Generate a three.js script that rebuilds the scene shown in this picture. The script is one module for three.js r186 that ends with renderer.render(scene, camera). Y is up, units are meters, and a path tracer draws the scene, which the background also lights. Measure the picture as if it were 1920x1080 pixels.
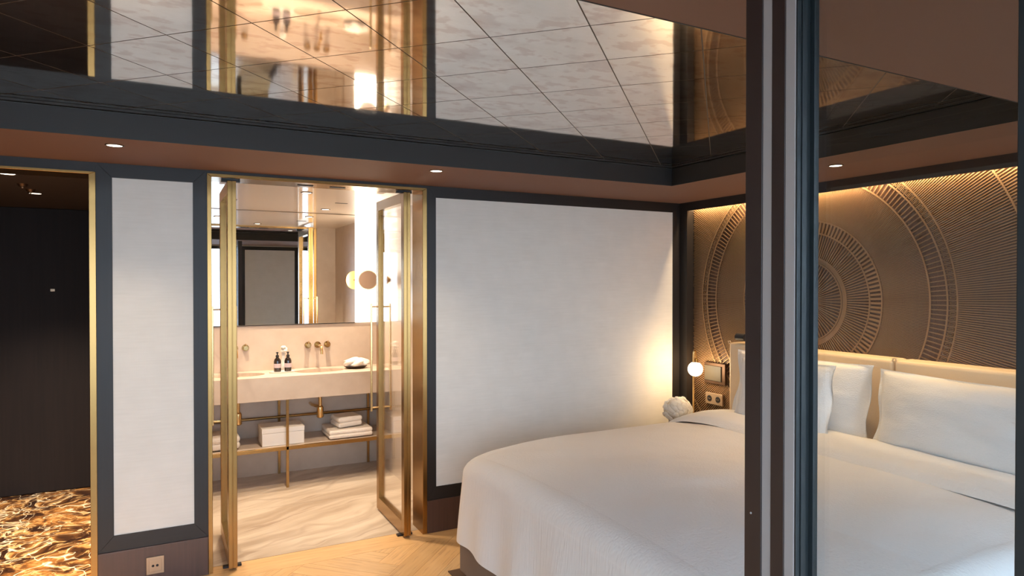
import * as THREE from 'three';
import { RoundedBoxGeometry } from 'three/addons/geometries/RoundedBoxGeometry.js';
import { mergeGeometries, mergeVertices, toCreasedNormals } from 'three/addons/utils/BufferGeometryUtils.js';
import { RectAreaLightUniformsLib } from 'three/addons/lights/RectAreaLightUniformsLib.js';

// ---------------------------------------------------------------- camera, sky, exposure
const scene = new THREE.Scene();
const camera = new THREE.PerspectiveCamera(46.93, 16 / 9, 0.05, 100);
camera.position.set(0, 1.6, 0);
camera.rotation.order = 'YXZ';
camera.rotation.set(THREE.MathUtils.degToRad(-0.553), THREE.MathUtils.degToRad(-27.587), 0);
scene.background = new THREE.Color().setRGB(0.73, 0.88, 1.08);      // even overcast sky
scene.backgroundIntensity = 5.2;
const renderer = new THREE.WebGLRenderer({ antialias: true });
renderer.toneMapping = THREE.LinearToneMapping;
renderer.toneMappingExposure = 1.46;
renderer.shadowMap.enabled = true;
RectAreaLightUniformsLib.init();
const WARM = new THREE.Color().setRGB(1.0, 0.68, 0.36), SOFTWARM = new THREE.Color().setRGB(1.0, 0.79, 0.57);
const LED_POWER = 150, BATH_PANEL = 7, BATH_SPOT = 6, ROOM_SPOT = 1.6, HALL_SPOT = 20, GLOBE = 0.42;

// ---------------------------------------------------------------- numbers of the place (metres)
const S = 2.206, HC = 2.329;                     // soffit underside, tiled ceiling
const ZB = -3.972, ZB2 = -4.16;                  // wall with the doors: bedroom face, far face
const ZE = -3.262, XE = 2.848, ZW = -1.2, XL = -1.1;   // edges of the raised ceiling
const XH = 3.558, X0 = -1.8;                     // headboard wall, left wall
const ZI = 0.3, ZO = 0.48;                       // window wall behind the camera, room side and outer side
const BZ = -5.81, BX = 1.67, BXL = -0.2, BH = 2.184;   // bathroom
const CZ = -6.09, CH = 2.155;                    // corridor

// ---------------------------------------------------------------- helpers
let seed = 7;
const rnd = () => ((seed = (seed * 1664525 + 1013904223) >>> 0) / 4294967296);
const R = (a, b) => a + (b - a) * rnd();
const used = new Map();
function numbered(n) { const k = used.get(n) || 0; used.set(n, k + 1); return k ? n + '_' + String(k).padStart(3, '0') : n; }
function tag(o, label, category, group, kind) {
  o.userData.label = label; if (category) o.userData.category = category;
  if (group) o.userData.group = group; if (kind) o.userData.kind = kind;
  return o;
}
function thing(name, label, category, group, kind) { const g = new THREE.Group(); g.name = numbered(name); scene.add(g); return tag(g, label, category, group, kind); }
const struct = (name, label, category) => thing(name, label, category, null, 'structure');
function part(name, geo, mat, parent, label) {
  const m = new THREE.Mesh(Array.isArray(geo) ? join(geo) : geo, mat);
  m.name = name; if (label) m.userData.label = label;
  parent.add(m); return m;
}
function join(list) { return list.length === 1 ? list[0] : mergeGeometries(list.map((g) => (g.index ? g.toNonIndexed() : g)).map((g) => { for (const k of Object.keys(g.attributes)) if (!['position', 'normal', 'uv'].includes(k)) g.deleteAttribute(k); return g; })); }
function uvm(g, s = 1, ou = 0, ov = 0) {          // uv in metres, by the way each face points
  const p = g.attributes.position, n = g.attributes.normal, uv = new Float32Array(p.count * 2);
  for (let i = 0; i < p.count; i++) {
    const x = p.getX(i), y = p.getY(i), z = p.getZ(i), ax = Math.abs(n.getX(i)), ay = Math.abs(n.getY(i)), az = Math.abs(n.getZ(i));
    let u, v; if (ay >= ax && ay >= az) { u = x; v = z; } else if (ax >= az) { u = z; v = y; } else { u = x; v = y; }
    uv[2 * i] = u * s + ou; uv[2 * i + 1] = v * s + ov;
  }
  g.setAttribute('uv', new THREE.BufferAttribute(uv, 2)); return g;
}
function box(x0, x1, y0, y1, z0, z1, r = 0) {
  const w = Math.abs(x1 - x0), h = Math.abs(y1 - y0), d = Math.abs(z1 - z0);
  let g = r ? new RoundedBoxGeometry(w, h, d, 2, Math.min(r, w / 2.01, h / 2.01, d / 2.01)) : new THREE.BoxGeometry(w, h, d);
  g.translate((x0 + x1) / 2, (y0 + y1) / 2, (z0 + z1) / 2); return uvm(g);
}
function cyl(x, y, z, r, h, axis = 'y', seg = 32, r2 = r) {
  const g = new THREE.CylinderGeometry(r2, r, h, seg);
  if (axis === 'x') g.rotateZ(-Math.PI / 2); if (axis === 'z') g.rotateX(Math.PI / 2);
  g.translate(x, y, z); return g;
}
function tube(pts, r, seg = 40, rad = 12) { return new THREE.TubeGeometry(new THREE.CatmullRomCurve3(pts.map((p) => new THREE.Vector3(...p)), false, 'catmullrom', 0.2), seg, r, rad); }
function lathe(pts, x, y, z, seg = 40) { const g = new THREE.LatheGeometry(pts.map((p) => new THREE.Vector2(...p)), seg); g.translate(x, y, z); return g; }
function prismXY(pts, z0, z1, bevel = 0) {        // outline in x, y pulled from z0 to z1
  const s = new THREE.Shape(pts.map((p) => new THREE.Vector2(...p)));
  const g = new THREE.ExtrudeGeometry(s, bevel ? { depth: z1 - z0 - 2 * bevel, bevelEnabled: true, bevelSize: bevel, bevelOffset: -bevel, bevelThickness: bevel, bevelSegments: 1 } : { depth: z1 - z0, bevelEnabled: false });
  g.translate(0, 0, z0 + bevel); return uvm(g);
}
function prismXZ(pts, y0, y1, holes = []) {       // outline in x, z pulled from y0 to y1
  const s = new THREE.Shape(pts.map((p) => new THREE.Vector2(p[0], -p[1])));
  for (const h of holes) s.holes.push(new THREE.Path(h.map((p) => new THREE.Vector2(p[0], -p[1]))));
  const g = new THREE.ExtrudeGeometry(s, { depth: y1 - y0, bevelEnabled: false, curveSegments: 24 });
  g.rotateX(-Math.PI / 2); g.translate(0, y0, 0); return uvm(g);
}
function clip(poly, x0, x1, z0, z1) {             // convex polygon cut to a rectangle
  const cut = (p, inside, at) => { const o = []; p.forEach((a, i) => { const b = p[(i + 1) % p.length], ia = inside(a), ib = inside(b); if (ia) o.push(a); if (ia !== ib) o.push(at(a, b)); }); return o; };
  const lerp = (a, b, t) => [a[0] + (b[0] - a[0]) * t, a[1] + (b[1] - a[1]) * t];
  for (const [k, v, sgn] of [[0, x0, 1], [0, x1, -1], [1, z0, 1], [1, z1, -1]]) {
    poly = cut(poly, (p) => sgn * (p[k] - v) >= 0, (a, b) => lerp(a, b, (v - a[k]) / (b[k] - a[k]))); if (poly.length < 3) return null;
  }
  let area = 0; poly.forEach((a, i) => { const b = poly[(i + 1) % poly.length]; area += a[0] * b[1] - a[1] * b[0]; });
  return Math.abs(area) / 2 > 4e-4 ? poly : null;
}
// periodic value noise
const HASH = new Float32Array(65536); { let s = 99; for (let i = 0; i < 65536; i++) { s = (s * 1664525 + 1013904223) >>> 0; HASH[i] = s / 4294967296; } }
const hash = (x, y, k) => HASH[((x * 7919) ^ (y * 104729) ^ (k * 15731)) & 65535];
function vnoise(u, v, px, py, k = 0) {
  const x = u * px, y = v * py, xi = Math.floor(x), yi = Math.floor(y), fx = x - xi, fy = y - yi, sx = fx * fx * (3 - 2 * fx), sy = fy * fy * (3 - 2 * fy);
  const m = (a, n) => ((a % n) + n) % n, x0 = m(xi, px), x1 = m(xi + 1, px), y0 = m(yi, py), y1 = m(yi + 1, py);
  const a = hash(x0, y0, k), b = hash(x1, y0, k), c = hash(x0, y1, k), d = hash(x1, y1, k);
  return a + (b - a) * sx + (c - a) * sy + (a - b - c + d) * sx * sy;
}
function fbm(u, v, px, py, oct = 4, k = 0) { let s = 0, a = 0.5, t = 0; for (let i = 0; i < oct; i++) { s += a * vnoise(u, v, px, py, k + i * 13); t += a; a *= 0.5; px *= 2; py *= 2; } return s / t; }
function tex(w, h, fn, srgb = true, rx = 1, ry = rx) {
  const d = new Uint8Array(w * h * 4);
  for (let j = 0; j < h; j++) for (let i = 0; i < w; i++) { const c = fn(i / w, j / h), o = 4 * (j * w + i); for (let k = 0; k < 3; k++) d[o + k] = Math.max(0, Math.min(255, 255 * (c.length ? c[k] : c))); d[o + 3] = 255; }
  const t = new THREE.DataTexture(d, w, h); t.wrapS = t.wrapT = THREE.RepeatWrapping; t.magFilter = THREE.LinearFilter; t.minFilter = THREE.LinearMipmapLinearFilter; t.generateMipmaps = true;
  if (srgb) t.colorSpace = THREE.SRGBColorSpace; t.repeat.set(rx, ry); t.needsUpdate = true; return t;
}
const mix3 = (a, b, t) => [a[0] + (b[0] - a[0]) * t, a[1] + (b[1] - a[1]) * t, a[2] + (b[2] - a[2]) * t];
const sstep = (a, b, x) => { const t = Math.max(0, Math.min(1, (x - a) / (b - a))); return t * t * (3 - 2 * t); };
const M = (o) => new THREE.MeshStandardMaterial(o), P = (o) => new THREE.MeshPhysicalMaterial(o);

// ---------------------------------------------------------------- materials
const T = {};
T.fabric = tex(512, 512, (u, v) => { const slub = fbm(u, v, 6, 90, 3, 3), w = 0.5 + 0.5 * Math.sin(u * 512 * 1.4) * Math.sin(v * 512 * 1.4), m = fbm(u, v, 8, 8, 3, 5); return mix3([0.835, 0.825, 0.80], [0.905, 0.895, 0.875], 0.35 * slub + 0.25 * w + 0.4 * m); }, true, 1.6);
T.fabricBump = tex(512, 512, (u, v) => 0.6 * fbm(u, v, 10, 160, 2, 3) + 0.4 * fbm(u, v, 160, 12, 2, 8), false, 1.6);
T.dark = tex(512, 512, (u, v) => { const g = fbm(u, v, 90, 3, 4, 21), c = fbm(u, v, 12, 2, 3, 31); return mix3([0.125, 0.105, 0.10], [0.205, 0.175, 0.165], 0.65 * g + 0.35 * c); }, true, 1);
T.darkBump = tex(512, 512, (u, v) => fbm(u, v, 140, 4, 3, 21), false, 1);
T.oak = tex(512, 512, (u, v) => { const g = fbm(u, v, 3, 70, 4, 41), c = fbm(u, v, 2, 8, 3, 43), f = sstep(0.62, 0.75, fbm(u, v, 8, 160, 2, 47)); return mix3(mix3([0.74, 0.585, 0.39], [0.86, 0.72, 0.52], 0.5 * g + 0.5 * c), [0.60, 0.46, 0.33], 0.35 * f); }, true, 1);
const veins = (u, v, p, k, w) => { const du = fbm(u, v, p, p, 4, k) - 0.5, dv = fbm(u, v, p, p, 4, k + 7) - 0.5; return 1 - sstep(0, w, Math.abs(fbm(u + 0.35 * du, v + 0.35 * dv, p, p, 3, k + 17) - 0.5)); };
T.marble = tex(1024, 1024, (u, v) => {
  const w = v + 0.16 * (fbm(u, v, 3, 3, 4, 60) - 0.5), c = fbm(u, w, 2, 14, 5, 61), k = fbm(u, w, 3, 30, 4, 63), a = veins(u, w, 2, 65, 0.03);
  let q = mix3([0.71, 0.645, 0.575], [0.855, 0.805, 0.745], sstep(0.25, 0.72, 0.6 * c + 0.4 * k)); q = mix3(q, [0.54, 0.455, 0.385], 0.5 * sstep(0.62, 0.74, k) * sstep(0.35, 0.6, 1 - c)); return mix3(q, [0.54, 0.46, 0.39], 0.25 * a * sstep(0.35, 0.65, c));
}, true, 0.8);
T.stone = tex(1024, 1024, (u, v) => { const c = fbm(u, v, 4, 5, 5, 71), d = fbm(u, v, 30, 30, 4, 75), a = veins(u, v, 2, 81, 0.02); return mix3(mix3([0.715, 0.645, 0.575], [0.835, 0.775, 0.715], 0.65 * c + 0.35 * d), [0.60, 0.52, 0.455], 0.16 * a * sstep(0.4, 0.6, c)); }, true, 0.6);
T.emper = tex(1024, 1024, (u, v) => {
  const w = u + 0.25 * (fbm(u, v, 4, 4, 3, 95) - 0.5), z = v + 0.25 * (fbm(u, v, 4, 4, 3, 97) - 0.5), a = veins(w, z, 6, 101, 0.035), b = veins(z, w, 9, 131, 0.07), c = fbm(w, z, 26, 26, 4, 151), d = fbm(w, z, 7, 7, 5, 171), e = veins(u, v, 4, 191, 0.014);
  let q = mix3([0.17, 0.09, 0.05], [0.62, 0.40, 0.19], sstep(0.28, 0.68, 0.6 * d + 0.4 * c)); q = mix3(q, [0.80, 0.60, 0.36], 0.7 * sstep(0.52, 0.75, c)); q = mix3(q, [0.87, 0.73, 0.50], 0.75 * b * sstep(0.3, 0.6, c)); q = mix3(q, [0.93, 0.85, 0.70], 0.75 * a); return mix3(q, [0.95, 0.90, 0.78], 0.9 * e);
}, true, 1.0);
T.veneer = tex(1024, 1024, (u, v) => {
  const n = fbm(u, v, 5, 18, 5, 201), f = sstep(0.54, 0.72, fbm(u, v, 22, 34, 4, 221)), g = sstep(0.56, 0.74, fbm(u, v, 9, 13, 5, 241)), h = fbm(u, v, 60, 130, 3, 251);
  let q = mix3([0.93, 0.90, 0.865], [0.985, 0.965, 0.94], n); q = mix3(q, [0.83, 0.735, 0.69], 0.5 * f); q = mix3(q, [0.77, 0.68, 0.65], 0.35 * g); return mix3(q, [0.88, 0.83, 0.79], 0.22 * h);
}, true, 1.0);
T.veneerBump = tex(512, 512, (u, v) => fbm(u, v, 5, 7, 3, 261), false, 1.0);
T.linen = tex(512, 512, (u, v) => 0.5 * fbm(u, v, 4, 4, 4, 301) + 0.5 * fbm(u, v, 200, 200, 1, 311), false, 1);
T.leather = tex(256, 256, (u, v) => fbm(u, v, 50, 50, 3, 321), false, 3);

const mat = {
  fabric: M({ map: T.fabric, bumpMap: T.fabricBump, bumpScale: 0.00025, roughness: 0.95 }),
  dark: P({ map: T.dark, color: new THREE.Color().setRGB(0.42, 0.39, 0.38), bumpMap: T.darkBump, bumpScale: 0.0003, roughness: 0.5, clearcoat: 0.15, clearcoatRoughness: 0.35 }),
  base: P({ map: T.dark, color: new THREE.Color().setRGB(3.0, 1.75, 1.35), bumpMap: T.darkBump, bumpScale: 0.0002, roughness: 0.42, clearcoat: 0.5, clearcoatRoughness: 0.3 }),
  fascia: M({ color: 0x1b1a1b, roughness: 0.55 }),
  soffit: M({ color: 0x755444, roughness: 0.75 }),
  plaster: M({ color: 0xb9b3aa, roughness: 0.9 }),
  brass: M({ color: new THREE.Color().setRGB(0.37, 0.22, 0.08), metalness: 1, roughness: 0.27 }),
  brassBright: M({ color: new THREE.Color().setRGB(0.70, 0.47, 0.21), metalness: 1, roughness: 0.18 }),
  tile: M({ map: T.veneer, bumpMap: T.veneerBump, bumpScale: 0.00022, metalness: 1, roughness: 0.05 }),
  tanReflection: M({ color: new THREE.Color().setRGB(0.42, 0.27, 0.17), metalness: 0.6, roughness: 0.5 }),  // magnifying mirror face: reflected beige marble put into the colour
  joint: M({ color: 0x5d534b, roughness: 0.6 }),
  marble: P({ map: T.marble, color: new THREE.Color().setRGB(0.86, 0.84, 0.81), roughness: 0.28, clearcoat: 0.3, clearcoatRoughness: 0.15 }),
  marbleMatt: P({ map: T.stone, roughness: 0.38, clearcoat: 0.15, clearcoatRoughness: 0.2 }),
  emper: P({ map: T.emper, roughness: 0.2, clearcoat: 0.6, clearcoatRoughness: 0.08 }),
  bathCeiling: P({ color: 0xeadccd, roughness: 0.4, clearcoat: 0.6, clearcoatRoughness: 0.04 }),
  hallCeiling: M({ color: 0x3a2c25, roughness: 0.6 }),
  hallDoor: P({ map: T.dark, color: new THREE.Color().setRGB(0.5, 0.38, 0.34), roughness: 0.6, specularIntensity: 0.5 }),
  mirror: M({ color: new THREE.Color().setRGB(0.88, 0.88, 0.87), metalness: 1, roughness: 0.01 }),
  glass: P({ color: 0xffffff, transmission: 1, roughness: 0.0, ior: 1.5, thickness: 0 }),
  pane: P({ color: new THREE.Color().setRGB(0.92, 0.94, 0.94), transmission: 1, roughness: 0.0, ior: 1.5, thickness: 0 }),
  black: M({ color: 0x16151a, roughness: 0.5 }),
  frameBrown: M({ color: 0x2c211f, roughness: 0.45 }),
  frameTeal: M({ color: 0x1a2225, roughness: 0.5 }),
  gasket: M({ color: 0x989290, roughness: 0.7 }),
  bronze: M({ color: new THREE.Color().setRGB(0.31, 0.195, 0.105), metalness: 0.5, roughness: 0.42 }),
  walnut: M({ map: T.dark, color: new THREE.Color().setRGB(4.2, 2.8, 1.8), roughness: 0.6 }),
  leather: P({ color: new THREE.Color().setRGB(0.78, 0.60, 0.39), bumpMap: T.leather, bumpScale: 0.0006, roughness: 0.55 }),
  linen: P({ color: new THREE.Color().setRGB(0.78, 0.775, 0.77), bumpMap: T.linen, bumpScale: 0.002, roughness: 0.9, sheen: 0.3 }),
  bedBase: M({ color: new THREE.Color().setRGB(0.20, 0.15, 0.115), bumpMap: T.linen, bumpScale: 0.0008, roughness: 0.9 }),
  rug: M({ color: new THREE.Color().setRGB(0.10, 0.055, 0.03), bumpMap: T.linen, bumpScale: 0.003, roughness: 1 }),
  petal: P({ color: new THREE.Color().setRGB(0.93, 0.91, 0.86), roughness: 0.9, transmission: 0.3, thickness: 0 }),
  white: M({ color: 0xe6e3de, roughness: 0.7 }),
  towel: M({ color: 0xe4ddd4, roughness: 1, bumpMap: T.linen, bumpScale: 0.004 }),
  bottle: P({ color: 0x170d0e, roughness: 0.12, clearcoat: 1 }),
  label: M({ color: 0xb9aab0, roughness: 0.7 }),
  bronzeDark: M({ color: new THREE.Color().setRGB(0.10, 0.06, 0.04), metalness: 0.8, roughness: 0.35 }),
  switchGlass: M({ color: 0x3d382f, roughness: 0.45 }),
  socket: M({ color: new THREE.Color().setRGB(0.42, 0.31, 0.215), metalness: 0.7, roughness: 0.38 }),
  glow: M({ color: 0xffffff, emissive: new THREE.Color().setRGB(1.0, 0.86, 0.66), emissiveIntensity: 6, roughness: 0.5 }),
  globe: M({ color: 0xffffff, emissive: new THREE.Color().setRGB(1.0, 0.82, 0.55), emissiveIntensity: 5, roughness: 0.3 }),
  panelGlow: M({ color: 0xffffff, emissive: new THREE.Color().setRGB(1.0, 0.93, 0.82), emissiveIntensity: 1.2, roughness: 0.6 }),
  ledGlow: M({ color: 0xffffff, emissive: WARM, emissiveIntensity: 3, roughness: 0.6 }),
  terrace: M({ color: 0x8a8885, roughness: 0.9 }),
  grout: M({ color: 0x8a6f55, roughness: 0.9 }),
};
const oakTones = [[1, 1, 1], [0.93, 0.9, 0.86], [1.04, 1.0, 0.95], [0.98, 0.93, 0.88]].map((c) => P({ map: T.oak, color: new THREE.Color().setRGB(...c), roughness: 0.42, clearcoat: 0.2, clearcoatRoughness: 0.3 }));

// ================================================================ THE SETTING
// ---- bedroom floor: herringbone oak with a border board
{
  const f = struct('floor', 'herringbone oak floor of the bedroom', 'floor');
  part('subfloor', box(X0, 3.72, -0.12, -0.016, -4.06, ZI), mat.grout, f);
  const fx0 = X0, fx1 = 3.6, fz0 = -4.058, fz1 = ZI, bord = 0.2, g = 0.0008, w = 0.13, k = 5, L = w * k;
  for (const [a, b] of [[X0, -0.2], [-0.2, 1.9], [1.9, 3.6]]) part('plank', prismXZ([[a + g, fz0], [a + g, fz0 + bord - g], [b - g, fz0 + bord - g], [b - g, fz0]], -0.016, 0), oakTones[2], f);
  const c = Math.SQRT1_2, ox = 0.7, oz = -2.4, turn = (a, b) => [ox + (a - b) * c, oz + (a + b) * c];
  for (let m = -6; m <= 6; m++) for (let n = -60; n <= 60; n++) for (const vert of [0, 1]) {
    const a0 = (n + 2 * k * m) * w, b0 = vert ? (n + 1) * w : n * w, a1 = a0 + (vert ? w : L), b1 = b0 + (vert ? L : w);
    const poly = clip([turn(a0 + g, b0 + g), turn(a1 - g, b0 + g), turn(a1 - g, b1 - g), turn(a0 + g, b1 - g)], fx0, fx1, fz0 + bord + g, fz1); if (!poly) continue;
    const geo = prismXZ(poly, -0.016, 0), p = geo.attributes.position, uv = geo.attributes.uv, ou = R(0, 1), ov = R(0, 1), s = vert ? 1 : -1;
    for (let i = 0; i < p.count; i++) { const x = p.getX(i), z = p.getZ(i), al = (x - s * z) * c, ac = (x + s * z) * c; uv.setXY(i, (vert ? ac : -0) + (vert ? 0 : (x + z) * c) * 1 + ou, (vert ? (x - z) * c : (x - z) * c) + ov); if (vert) uv.setXY(i, (z - x) * c + ou, (x + z) * c + ov); }
    part('plank', geo, oakTones[Math.floor(R(0, 4)) % 4], f);
  }
}
// ---- bathroom and corridor floors
{
  const f = struct('floor_bathroom', 'pale veined marble floor of the bathroom', 'floor');
  part('screed', box(BXL - 0.1, BX + 0.05, -0.12, -0.021, BZ - 0.05, -4.062), mat.grout, f);
  for (const [a, b] of [[BXL, BX]]) for (const [c, d] of [[-4.062, -4.94], [-4.942, BZ]]) {
    const g = prismXZ([[a, d], [a, c], [b, c], [b, d]], -0.02, 0), uv = g.attributes.uv; for (let i = 0; i < uv.count; i++) { const x = uv.getX(i), z = uv.getY(i); uv.setXY(i, 0.9 * x - 0.3 * z + 0.13, 0.35 * x + 0.9 * z + 0.3); };
    part('marble_slab', g, mat.marble, f);
  }
  const h = struct('floor_corridor', 'dark brown marble corridor floor with golden veins', 'floor');
  part('screed', box(-1.62, -0.3, -0.12, -0.021, CZ - 0.05, ZB - 0.09), mat.grout, h);
  for (const [c, d] of [[-4.062, -4.66], [-4.662, -5.26], [-5.262, CZ]]) part('marble_slab', prismXZ([[-1.6, d], [-1.6, c], [-0.302, c], [-0.302, d]], -0.02, 0), mat.emper, h);
}
// ---- frames with mitred corners
function mitred(parent, x0, x1, y0, y1, l, r, b, t, z0, z1, m) {
  const a0 = x0 + l, a1 = x1 - r, c0 = y0 + b, c1 = y1 - t, e = 0.0006;
  part('frame_stile', prismXY([[x0, y0], [a0 - e, c0], [a0 - e, c1], [x0, y1]], z0, z1, 0.001), m, parent);
  part('frame_stile', prismXY([[x1, y0], [x1, y1], [a1 + e, c1], [a1 + e, c0]], z0, z1, 0.001), m, parent);
  const turnUv = (g) => { const uv = g.attributes.uv; for (let i = 0; i < uv.count; i++) uv.setXY(i, uv.getY(i), uv.getX(i)); return g; };
  part('frame_rail', turnUv(prismXY([[x0, y1], [a0, c1], [a1, c1], [x1, y1]], z0, z1, 0.001)), m, parent);
  if (b) part('frame_rail', turnUv(prismXY([[x0, y0], [x1, y0], [a1, c0], [a0, c0]], z0, z1, 0.001)), m, parent);
}
// ---- back wall (with the portal and the bathroom doorway)
{
  const w = struct('wall_back', 'bedroom back wall with framed off-white fabric panels', 'wall');
  const zc = ZB - 0.022;
  for (const [a, b, y0, y1] of [[X0 - 0.1, -1.31, 0, 2.5], [-0.312, 0.203, 0, 2.5], [1.467, 3.74, 0, 2.5], [-1.31, -0.312, 2.158, 2.5], [0.203, 1.467, 2.19, 2.5]])
    part('wall_core', box(a, b, y0, y1, ZB2, zc), mat.plaster, w);
  mitred(w, -0.312, 0.203, 0.207, S, 0.072, 0.07, 0.081, S - 2.134, ZB - 0.02, ZB, mat.dark);
  part('fabric_panel', box(-0.242, 0.135, 0.286, 2.136, ZB - 0.021, ZB - 0.005), mat.fabric, w);
  mitred(w, 1.467, XH, 0.207, S, 0.063, 0.079, 0.083, S - 2.134, ZB - 0.02, ZB, mat.dark);
  part('fabric_panel', box(1.528, 3.481, 0.288, 2.136, ZB - 0.021, ZB - 0.005), mat.fabric, w);
  part('frame_rail', box(-1.31, -0.312, 2.158, S, ZB - 0.02, ZB), mat.dark, w);
  part('frame_rail', box(0.203, 1.467, 2.19, S, ZB - 0.02, ZB), mat.dark, w);
  part('frame_stile', box(X0, -1.31, 0, S, ZB - 0.02, ZB), mat.dark, w);
  const bb = struct('baseboard_back', 'tall brown wooden baseboards under the fabric panels', 'baseboard');
  part('board', box(-0.312, 0.203, 0, 0.207, ZB - 0.022, ZB + 0.008, 0.003), mat.base, bb);
  part('board', box(1.467, XH, 0, 0.207, ZB - 0.022, ZB + 0.008, 0.003), mat.base, bb);
}
// ---- brass linings of the two openings
function lining(name, label, x0, x1, y1, fl, fr, ft) {
  const t = struct(name, label, 'door frame'), zf = ZB + 0.004;
  const e = 0.0008;
  part('jamb', prismXY([[x0, 0], [x0 + fl, 0], [x0 + fl, y1 - ft - e], [x0, y1 - e]], ZB2 - 0.004, zf, 0.0015), mat.brass, t);
  part('jamb', prismXY([[x1, 0], [x1, y1 - e], [x1 - fr, y1 - ft - e], [x1 - fr, 0]], ZB2 - 0.004, zf, 0.0015), mat.brass, t);
  part('head', prismXY([[x0, y1], [x0 + fl, y1 - ft], [x1 - fr, y1 - ft], [x1, y1]], ZB2 - 0.004, zf, 0.0015), mat.brass, t);
  return t;
}
lining('trim_1', 'brass lining of the corridor opening at the far left', -1.31, -0.312, 2.158, 0.03, 0.03, 0.013);
{
  const t = lining('trim_2', 'brass frame lining the bathroom doorway', 0.203, 1.467, 2.19, 0.022, 0.029, 0.018);
  for (const x of [0.74, 0.93]) part('strike_slot', box(x - 0.045, x + 0.045, 2.1685, 2.1722, -4.085, -4.055), mat.black, t, 'black slot plate in the brass head');
}
// ---- the two brass framed glass door leaves, standing open into the bathroom
function leaf(name, label, xc, side) {
  const d = struct(name, label, 'door'), t = 0.0225, z1 = -3.955, z0 = -4.56, y0 = 0.012, y1 = 2.155, st = 0.052, rl = 0.085;
  for (const [a, b] of [[z1 - st, z1], [z0, z0 + st]]) {
    const o = [];
    for (const [c, e] of [[-t, -0.002], [0.002, t]]) o.push(box(xc + c, xc + e, y0, y1, a, b, 0.002));
    o.push(box(xc - t + 0.002, xc + t - 0.002, y0 + 0.002, y1 - 0.002, a + 0.004, b - 0.004));
    part('stile', o, mat.brass, d);
  }
  part('rail', box(xc - t, xc + t, y0, y0 + rl, z0 + st, z1 - st, 0.002), mat.brass, d);
  part('rail', box(xc - t, xc + t, y1 - rl + 0.02, y1, z0 + st, z1 - st, 0.002), mat.brass, d);
  part('pane', box(xc - 0.004, xc + 0.004, y0 + rl - 0.005, y1 - rl + 0.025, z0 + st - 0.005, z1 - st + 0.005), mat.glass, d, 'clear glass pane');
  for (const s of [-1, 1]) {
    const hx = xc + s * 0.068, hz = -4.525;
    const h = part('pull_handle', box(hx - 0.007, hx + 0.007, 0.7, 1.446, hz - 0.007, hz + 0.007, 0.003), mat.brassBright, d, 'slim vertical brass pull bar');
    for (const y of [0.725, 1.425]) part('standoff', cyl(xc + s * 0.044, y, hz, 0.0055, 0.046, 'x', 12), mat.brassBright, h);
  }
  for (const [a, b] of [[0, 0.011], [2.1555, 2.1705]]) part('pivot', box(xc - 0.048, xc + 0.048, a, b, -4.035, -4.005), mat.black, d, 'black pivot plate');
  return d;
}
leaf('door_1', 'left brass-framed glass door leaf seen almost edge on', 0.326, -1);
leaf('door_2', 'right brass-framed glass door leaf standing open beside the wide fabric panel', 1.332, 1);

// ---- headboard wall
{
  const w = struct('wall_right', 'wall behind the headboard', 'wall');
  part('wall_core', box(3.655, 3.76, 0, 2.5, ZB2, ZO), mat.plaster, w);
  const t = struct('trim_3', 'dark wooden frame round the bronze wall relief', 'trim');
  part('frame_rail', box(XH - 0.012, XH + 0.004, 2.142, S, ZB, ZI), mat.dark, t);
  part('frame_stile', box(XH - 0.012, 3.655, 0, 2.142, ZB, -3.889), mat.dark, t);
  const led = struct('trim_4', 'warm light strip hidden above the bronze wall relief', 'light strip');
  part('led_strip', box(3.563, 3.575, 2.192, 2.2, -3.88, -0.92), mat.ledGlow, led);
  const l = new THREE.RectAreaLight(WARM, LED_POWER, 2.95, 0.016); l.name = 'cove_light'; l.position.set(3.578, 2.19, -2.4); l.lookAt(3.605, 2.155, -2.4); scene.add(l);
}
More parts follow.
